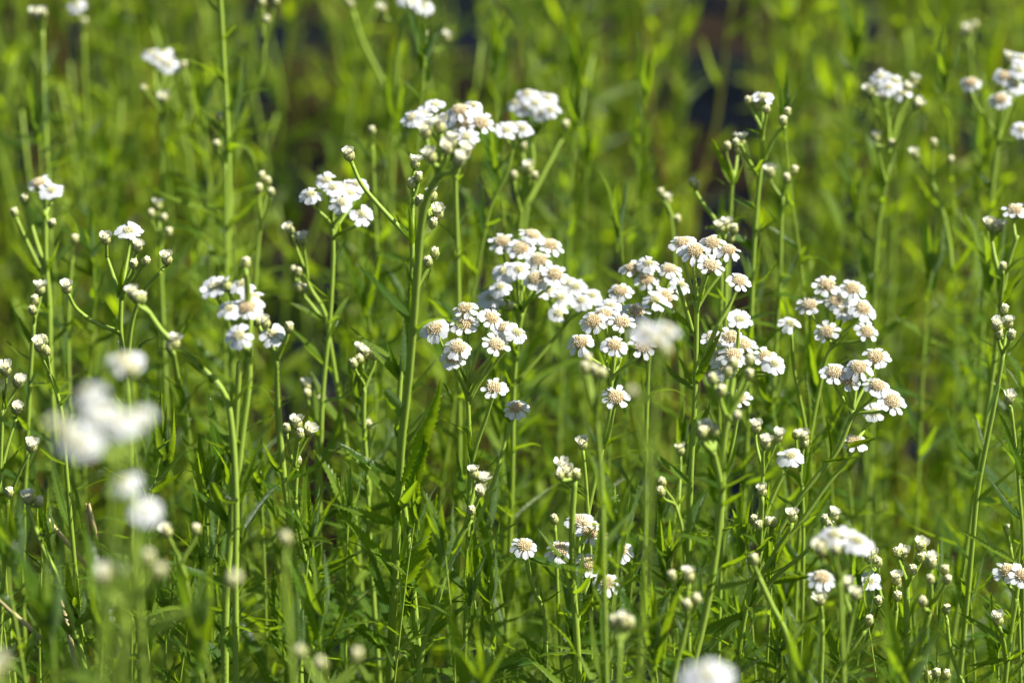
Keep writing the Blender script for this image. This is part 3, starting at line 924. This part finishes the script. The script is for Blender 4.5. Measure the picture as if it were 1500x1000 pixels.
# leafy shoots in the sharp zone
S("sharp leafy shoot with dark upright leaves at lower left, below the biggest blur", 1.0, "240,640 225,714 205,790 196,870 192,960",
  leaves="231,690,242,628,.9 228,704,275,656,.8 222,720,270,690,.9 218,738,196,668,.7 212,760,192,740,.9")
S("sharp branching shoot with toothed leaves at lower left of the tall middle stems", 1.0, "452,760 458,830 466,890 478,980", leaves="459,838,525,810,.7 458,838,462,790,.9 458,850,492,836,.8 450,790,440,730,.8")
S("leafy shoot with fern-like pale toothed leaves, low left under the paired stems", .99, "410,900 424,940 440,1010", leaves="420,925,396,900,1.1 422,930,402,934,1 425,935,440,880,1")
S("low leafy shoot at the bottom left, catching light along curled leaves", .99, "110,880 122,930 134,1010", leaves="116,905,76,880,.8 122,930,170,985,.8")
S("narrow shoot with paired leaves at the lower left edge", 1.0, "64,770 60,850 58,960", leaves="62,820,66,750,.8 62,830,30,800,.8")
S("bushy shoot at the bottom between the middle stems and the bent stem", 1.02, "600,850 604,920 608,1010")
S("low toothed shoot at the bottom right of the middle", 1.0, "1142,930 1138,970 1134,1030", leaves="1138,960,1190,918,1 1138,980,1090,960,1 1140,950,1160,990,1")
S("bushy shoot at the bottom under the lower right bud group", 1.0, "1235,945 1236,980 1238,1040", leaves="1236,985,1310,962,.9 1236,975,1200,950,1")
S("shoot of narrow leaves right of the hidden low cluster", 1.02, "980,800 984,870 988,980", leaves="982,850,965,800,.8 983,870,1012,830,.8")
S("dark toothed shoot between the edge-on daisy and the bent stem", 1.03, "716,850 720,920 724,1010")
S("leafy shoot at the right edge bottom with fern-like toothed leaves", 1.0, "1462,930 1462,970 1462,1040", leaves="1462,960,1420,985,1 1462,950,1450,890,1")
S("leafy shoot left of the two low blurred bud knots, by the right-hand stems", 1.04, "1420,860 1424,920 1428,1010")
S("upright shoot under the slanting bud arm at left", 1.04, "300,700 304,780 306,900")
S("short shoot of light curled leaves at the bottom left of the paired stems", .97, "330,880 326,940 322,1020", n_leaf=18)
S("upright leafy shoot under the lone round white bud", 1.06, "524,560 534,640 541,760")

# more flowerless shoots low among the sharp stems
srng = random.Random(8)
for k in range(60):
    x, d = srng.uniform(-20, 1520), srng.choice((srng.uniform(.93, 1.04), srng.uniform(1.03, 1.16)))
    y = srng.uniform(640, 960) if d < 1.04 else srng.uniform(520, 900)
    if d < 1.06 and 620 < x < 1340 and y < 760:
        y = srng.uniform(770, 960)
    lx = srng.uniform(-25, 25)
    S("leafy flowerless shoot low among the front stems, like many around it", d, f"{x:.0f},{y:.0f} {x + lx * .4:.0f},{y + 60:.0f} {x + lx:.0f},{y + 150:.0f}", n_leaf=11, leaf_len=srng.uniform(.018, .030), r=srng.uniform(.0008, .0012))
    HERO[-1]["group"] = "leafy shoots low among the front stems"

# soft shoots nearer than the sharp ones, along the bottom and the lower left
for k, (x, y, d) in enumerate(((70, 900, .80), (150, 890, .84), (292, 900, .80), (700, 985, .84), (905, 760, .90), (1180, 975, .86), (1330, 985, .86), (20, 790, .88), (960, 930, .90))):
    S("soft out-of-focus leafy shoot nearer than the sharp stems, low among them", d, f"{x},{y} {x + srng.uniform(-12, 12):.0f},{y + 60} {x + srng.uniform(-30, 30):.0f},{y + 150}", n_leaf=12, leaf_len=srng.uniform(.026, .036), r=.0012)
    HERO[-1]["group"] = "soft leafy shoots low in front"

# slightly soft flowerless stems rising behind the flowers
for k in range(48):
    x, d = srng.uniform(-20, 1520), srng.uniform(1.12, 1.42)
    y = srng.uniform(30, 430)
    if (980 < x < 1110 and y < 330) or (170 < x < 290 and y < 260):
        continue
    lx = srng.uniform(-30, 30)
    S("slightly soft flowerless leafy stem rising behind the flower clusters, one of many", d, f"{x:.0f},{y:.0f} {x + lx * .3 + srng.uniform(-8, 8):.0f},{y + 90:.0f} {x + lx:.0f},{y + 260:.0f}", n_leaf=9, leaf_len=srng.uniform(.020, .032), r=srng.uniform(.0010, .0015))
    HERO[-1]["group"] = "leafy stems rising behind the flowers"

# two dry stalks leaning through the lower left corner
def dry_stalk(label, d, pts):
    pl = Plane(*parse(pts)[0], d, .1)
    W = [pl.at(*q) for q in parse(pts)]
    W.append(Vector((W[-1].x + .05, W[-1].y - .02, 0)))
    base = W[-1].copy()
    mb = MB()
    tube(mb, [p - base for p in smooth_path(W, 6)], .0007, .0010, 7)
    o = link("dry_stalk", mb.mesh("dry_stalk", M['dry']))
    o.location = base
    o["label"], o["category"] = label, "stalk"
dry_stalk("straw-coloured dry stalk slanting under the biggest left blur", 1.04, "70,760 100,797 132,836 160,880")
dry_stalk("thin pale dry stalk in the lower left corner, slanting down to the right", 1.0, "-30,850 11,890 71,945 120,1010")

# ------------------------------------------------------------------ the rest of the field
frng = random.Random(41)

def proto(height, n_leaf, leaf_len, heads, lean, nseg=9, wave=.012):
    """meshes of one background plant standing at the origin"""
    st, fo, fl = MB(), MB(), MB()
    ax, ay = frng.uniform(-1, 1) * lean, frng.uniform(-1, 1) * lean
    path = [Vector((ax * t * t * height + frng.uniform(-1, 1) * wave * t, ay * t * t * height + frng.uniform(-1, 1) * wave * t, height * t)) for t in [i / nseg for i in range(nseg + 1)]]
    path = smooth_path(path, 2)
    path.reverse()
    tube(st, path, .0007, .0020, 6)
    path.reverse()
    an = frng.random() * 6
    for k in range(n_leaf):
        f = .12 + .86 * (k + frng.random()) / n_leaf
        p = point_on(path, f)
        an += GOLD + frng.uniform(-.4, .4)
        dv = Vector((math.cos(an), math.sin(an), frng.uniform(.4, 1.9))).normalized()
        L = leaf_len * frng.uniform(.6, 1.25) * (1.15 - .45 * f)
        fo.add_mesh(frng.choice(LEAF_LOW), aim(p, dv, (-dv.x * .3, -dv.y * .3, 1), L, frng.uniform(-.6, .6)))
        if frng.random() < .5:
            for q in range(2):
                d2 = (dv * .5 + Vector((frng.uniform(-.4, .4), frng.uniform(-.4, .4), .9))).normalized()
                fo.add_mesh(frng.choice(LEAF_LOW), aim(p, d2, (-dv.x, -dv.y, .4), L * frng.uniform(.3, .5), 0, 1.1))
    for (n, ang0, reach) in heads:
        top = path[-1]
        for k in range(n):
            a = ang0 + k * GOLD
            rr = reach * math.sqrt((k + .5) / n)
            foot = top + Vector((math.cos(a) * rr, math.sin(a) * rr, .035 + frng.uniform(-.008, .008)))
            s0 = top - Vector((0, 0, frng.uniform(0, .02)))
            tube(st, bezier(s0, s0 + Vector((0, 0, .012)), foot - Vector((0, 0, .012)), foot, 4), .0007, .0006, 5)
            kind = frng.random()
            bm = MB()
            if kind < .45:
                for q in range(8):
                    petal_grid(bm, frng, q * .785, .0018, .0046, .0038, .25, .0004, rows=3, cols=3) if False else petal_simple(bm, q * .785)
            scale_dot(bm, .0022)
            fl.add_mesh(bm, aim_axis(foot, (frng.uniform(-.3, .3), frng.uniform(-.6, .1), 1), 1, a))
    return st.mesh("stem", M['brown_stem' if frng.random() < .12 else 'stem']), fo.mesh("foliage", M['field_leaf']), (fl.mesh("flower_cluster", M['cream']) if heads else None), (st, fo)

def petal_simple(mb, a):
    ca, sa = math.cos(a), math.sin(a)
    pts = [(.0015, -.0008, .0004), (.0015, .0008, .0004), (.0045, .0019, 0), (.0066, .0012, -.0008), (.0066, -.0012, -.0008), (.0045, -.0019, 0)]
    mb.add([(x * ca - y * sa, x * sa + y * ca, z) for x, y, z in pts], [(0, 1, 2, 5), (5, 2, 3, 4)], [(1.0, .5)] * 6)

def scale_dot(mb, r):
    V, F, U = [], [], []
    S, K = 7, 5
    for k in range(K):
        a = -math.pi / 2 + math.pi * (k + .5) / K
        for s in range(S):
            V.append((r * math.cos(a) * math.cos(6.2832 * s / S), r * math.cos(a) * math.sin(6.2832 * s / S), -.0014 + r * 1.1 * math.sin(a)))
            U.append((.1 + .15 * k, .5))
    for k in range(K - 1):
        for s in range(S):
            F.append((k * S + s, k * S + (s + 1) % S, (k + 1) * S + (s + 1) % S, (k + 1) * S + s))
    F.append(tuple(range(S - 1, -1, -1))); F.append(tuple((K - 1) * S + s for s in range(S)))
    mb.add(V, F, U)

TALL = [proto(frng.uniform(.56, .66), frng.choice((15, 19, 23)), .040, [(frng.choice((6, 8, 10)), frng.random() * 6, .022)], .10) for _ in range(8)]
SHORT = [proto(frng.uniform(.40, .58), frng.choice((15, 18, 22)), .036, [], .12) for _ in range(8)]

def copy_plant(pr, x, y, rot, sc, label, name, group):
    root = bpy.data.objects.new(name, None)
    scene.collection.objects.link(root)
    root.location = (x, y, 0)
    root.rotation_euler = (0, 0, rot)
    root.scale = (sc, sc, sc)
    root["label"], root["category"], root["group"] = label, "plant", group
    link("stem", pr[0], root)
    link("foliage", pr[1], root)
    if pr[2]:
        link("flower_cluster", pr[2], root)

from mathutils import noise as mnoise
# where the photograph shows dark openings in the stand: (pixel column, half width in pixels, from, to)
GAPS = ((1052, 52, 1.30, 3.2), (955, 24, 1.45, 2.3), (85, 26, 1.4, 2.2), (478, 26, 1.4, 2.1), (300, 18, 1.5, 2.4), (1130, 30, 1.2, 1.7), (720, 20, 1.8, 2.6), (545, 18, 1.7, 2.5), (1260, 16, 1.5, 2.3))
def in_gap(x, y):
    depth = y * math.cos(PITCH) + (CAM_Z - .15) * math.sin(PITCH)
    px = 750 + x / depth / PX
    if any(abs(px - c) < h and a < y < b_ for c, h, a, b_ in GAPS):
        return True
    return y > 1.2 and mnoise.noise((x * 11, y * 5, 3.7)) < -.16

def half_width(y):
    return .18 * (y * math.cos(PITCH) + (CAM_Z - .3) * math.sin(PITCH)) + .05

TALL_LABEL = "tall blurred yarrow stem far behind the front plants, its head above the top edge"
SHORT_LABEL = "blurred leafy flowerless stem among the far stems behind the front plants"
pts = []
def free_spot(y0, y1, gap, tries=60):
    for _ in range(tries):
        y = y0 + (y1 - y0) * frng.random() ** .8
        w = half_width(y)
        x = frng.uniform(-w, w)
        if all((x - a) ** 2 + (y - b_) ** 2 > gap * gap for a, b_ in pts):
            # an open gap in the stand, at upper right of the middle
            if in_gap(x, y):
                continue
            pts.append((x, y))
            return x, y
    return None
n_tall = n_short = 0
while n_tall < 190:
    q = free_spot(1.46, 2.6, .026)
    if q is None: break
    copy_plant(frng.choice(TALL), *q, frng.random() * 6.28, frng.uniform(.95, 1.1), TALL_LABEL, "yarrow_plant", "blurred flowering yarrow stems filling the background")
    n_tall += 1
while n_short < 155:
    q = free_spot(1.15, 1.85, .022)
    if q is None: break
    copy_plant(frng.choice(SHORT), *q, frng.random() * 6.28, frng.uniform(.85, 1.05), SHORT_LABEL, "leafy_shoot", "blurred leafy stems filling the background")
    n_short += 1

# low leaves between the stems, and the stand going on behind and beside: nobody could count them
def scatter(name, label, cat, n, ylim, wide, zlim, length, inner=None):
    L = [l.arrays() for l in LEAF_LOW]
    VV, FF, UU, o = [], [], [], 0
    for _ in range(n):
        y = frng.uniform(*ylim)
        w = half_width(y) + wide
        x = frng.uniform(-w, w)
        if inner and abs(x) < half_width(y) and inner[0] < y < inner[1]:
            continue
        if in_gap(x, y) or mnoise.noise((x * 16, y * 9, 9.1)) < -.02:
            continue
        z = zlim[0] + (zlim[1] - zlim[0]) * frng.random() ** 1.5
        a = frng.random() * 6.28
        dv = Vector((math.cos(a), math.sin(a), frng.uniform(-.1, 1.1)))
        A = np.array(aim((x, y, z), dv, (-dv.x * .3, -dv.y * .3, 1), length * frng.uniform(.6, 1.3), frng.uniform(-.6, .6)))
        V, F, U = frng.choice(L)
        VV.append(V @ A[:3, :3].T + A[:3, 3]); UU.append(U)
        FF.extend(tuple(i + o for i in f) for f in F)
        o += len(V)
    mb = MB()
    mb.v, mb.uv, mb.f, mb.n = VV, UU, FF, o
    ob = link(name, mb.mesh(name, M['field_leaf']))
    ob["kind"], ob["label"], ob["category"] = "stuff", label, cat
    return ob
scatter("undergrowth", "dense low green leaves between the stems near the ground", "undergrowth", 1300, (.55, 2.9), .10, (.01, .20), .045)

far = MB()
for _ in range(330):
    y = frng.uniform(1.0, 3.9)
    w = half_width(y)
    x = frng.uniform(-w - .45, w + .45)
    if abs(x) < w + .02 and y < 2.78:
        continue
    pr = frng.choice(TALL)
    Mx = Matrix.Translation((x, y, 0)) @ Matrix.Rotation(frng.random() * 6.28, 4, 'Z')
    far.add_mesh(pr[3][0], Mx)
    far.add_mesh(pr[3][1], Mx)
fo = link("surrounding_stand", far.mesh("surrounding_stand", M['field_leaf']))
fo["kind"], fo["label"], fo["category"] = "stuff", "the same green stand of yarrow going on behind and at both sides", "vegetation"
print("heroes", len(HERO), "tall", n_tall, "short", n_short, "objects", len(bpy.data.objects))
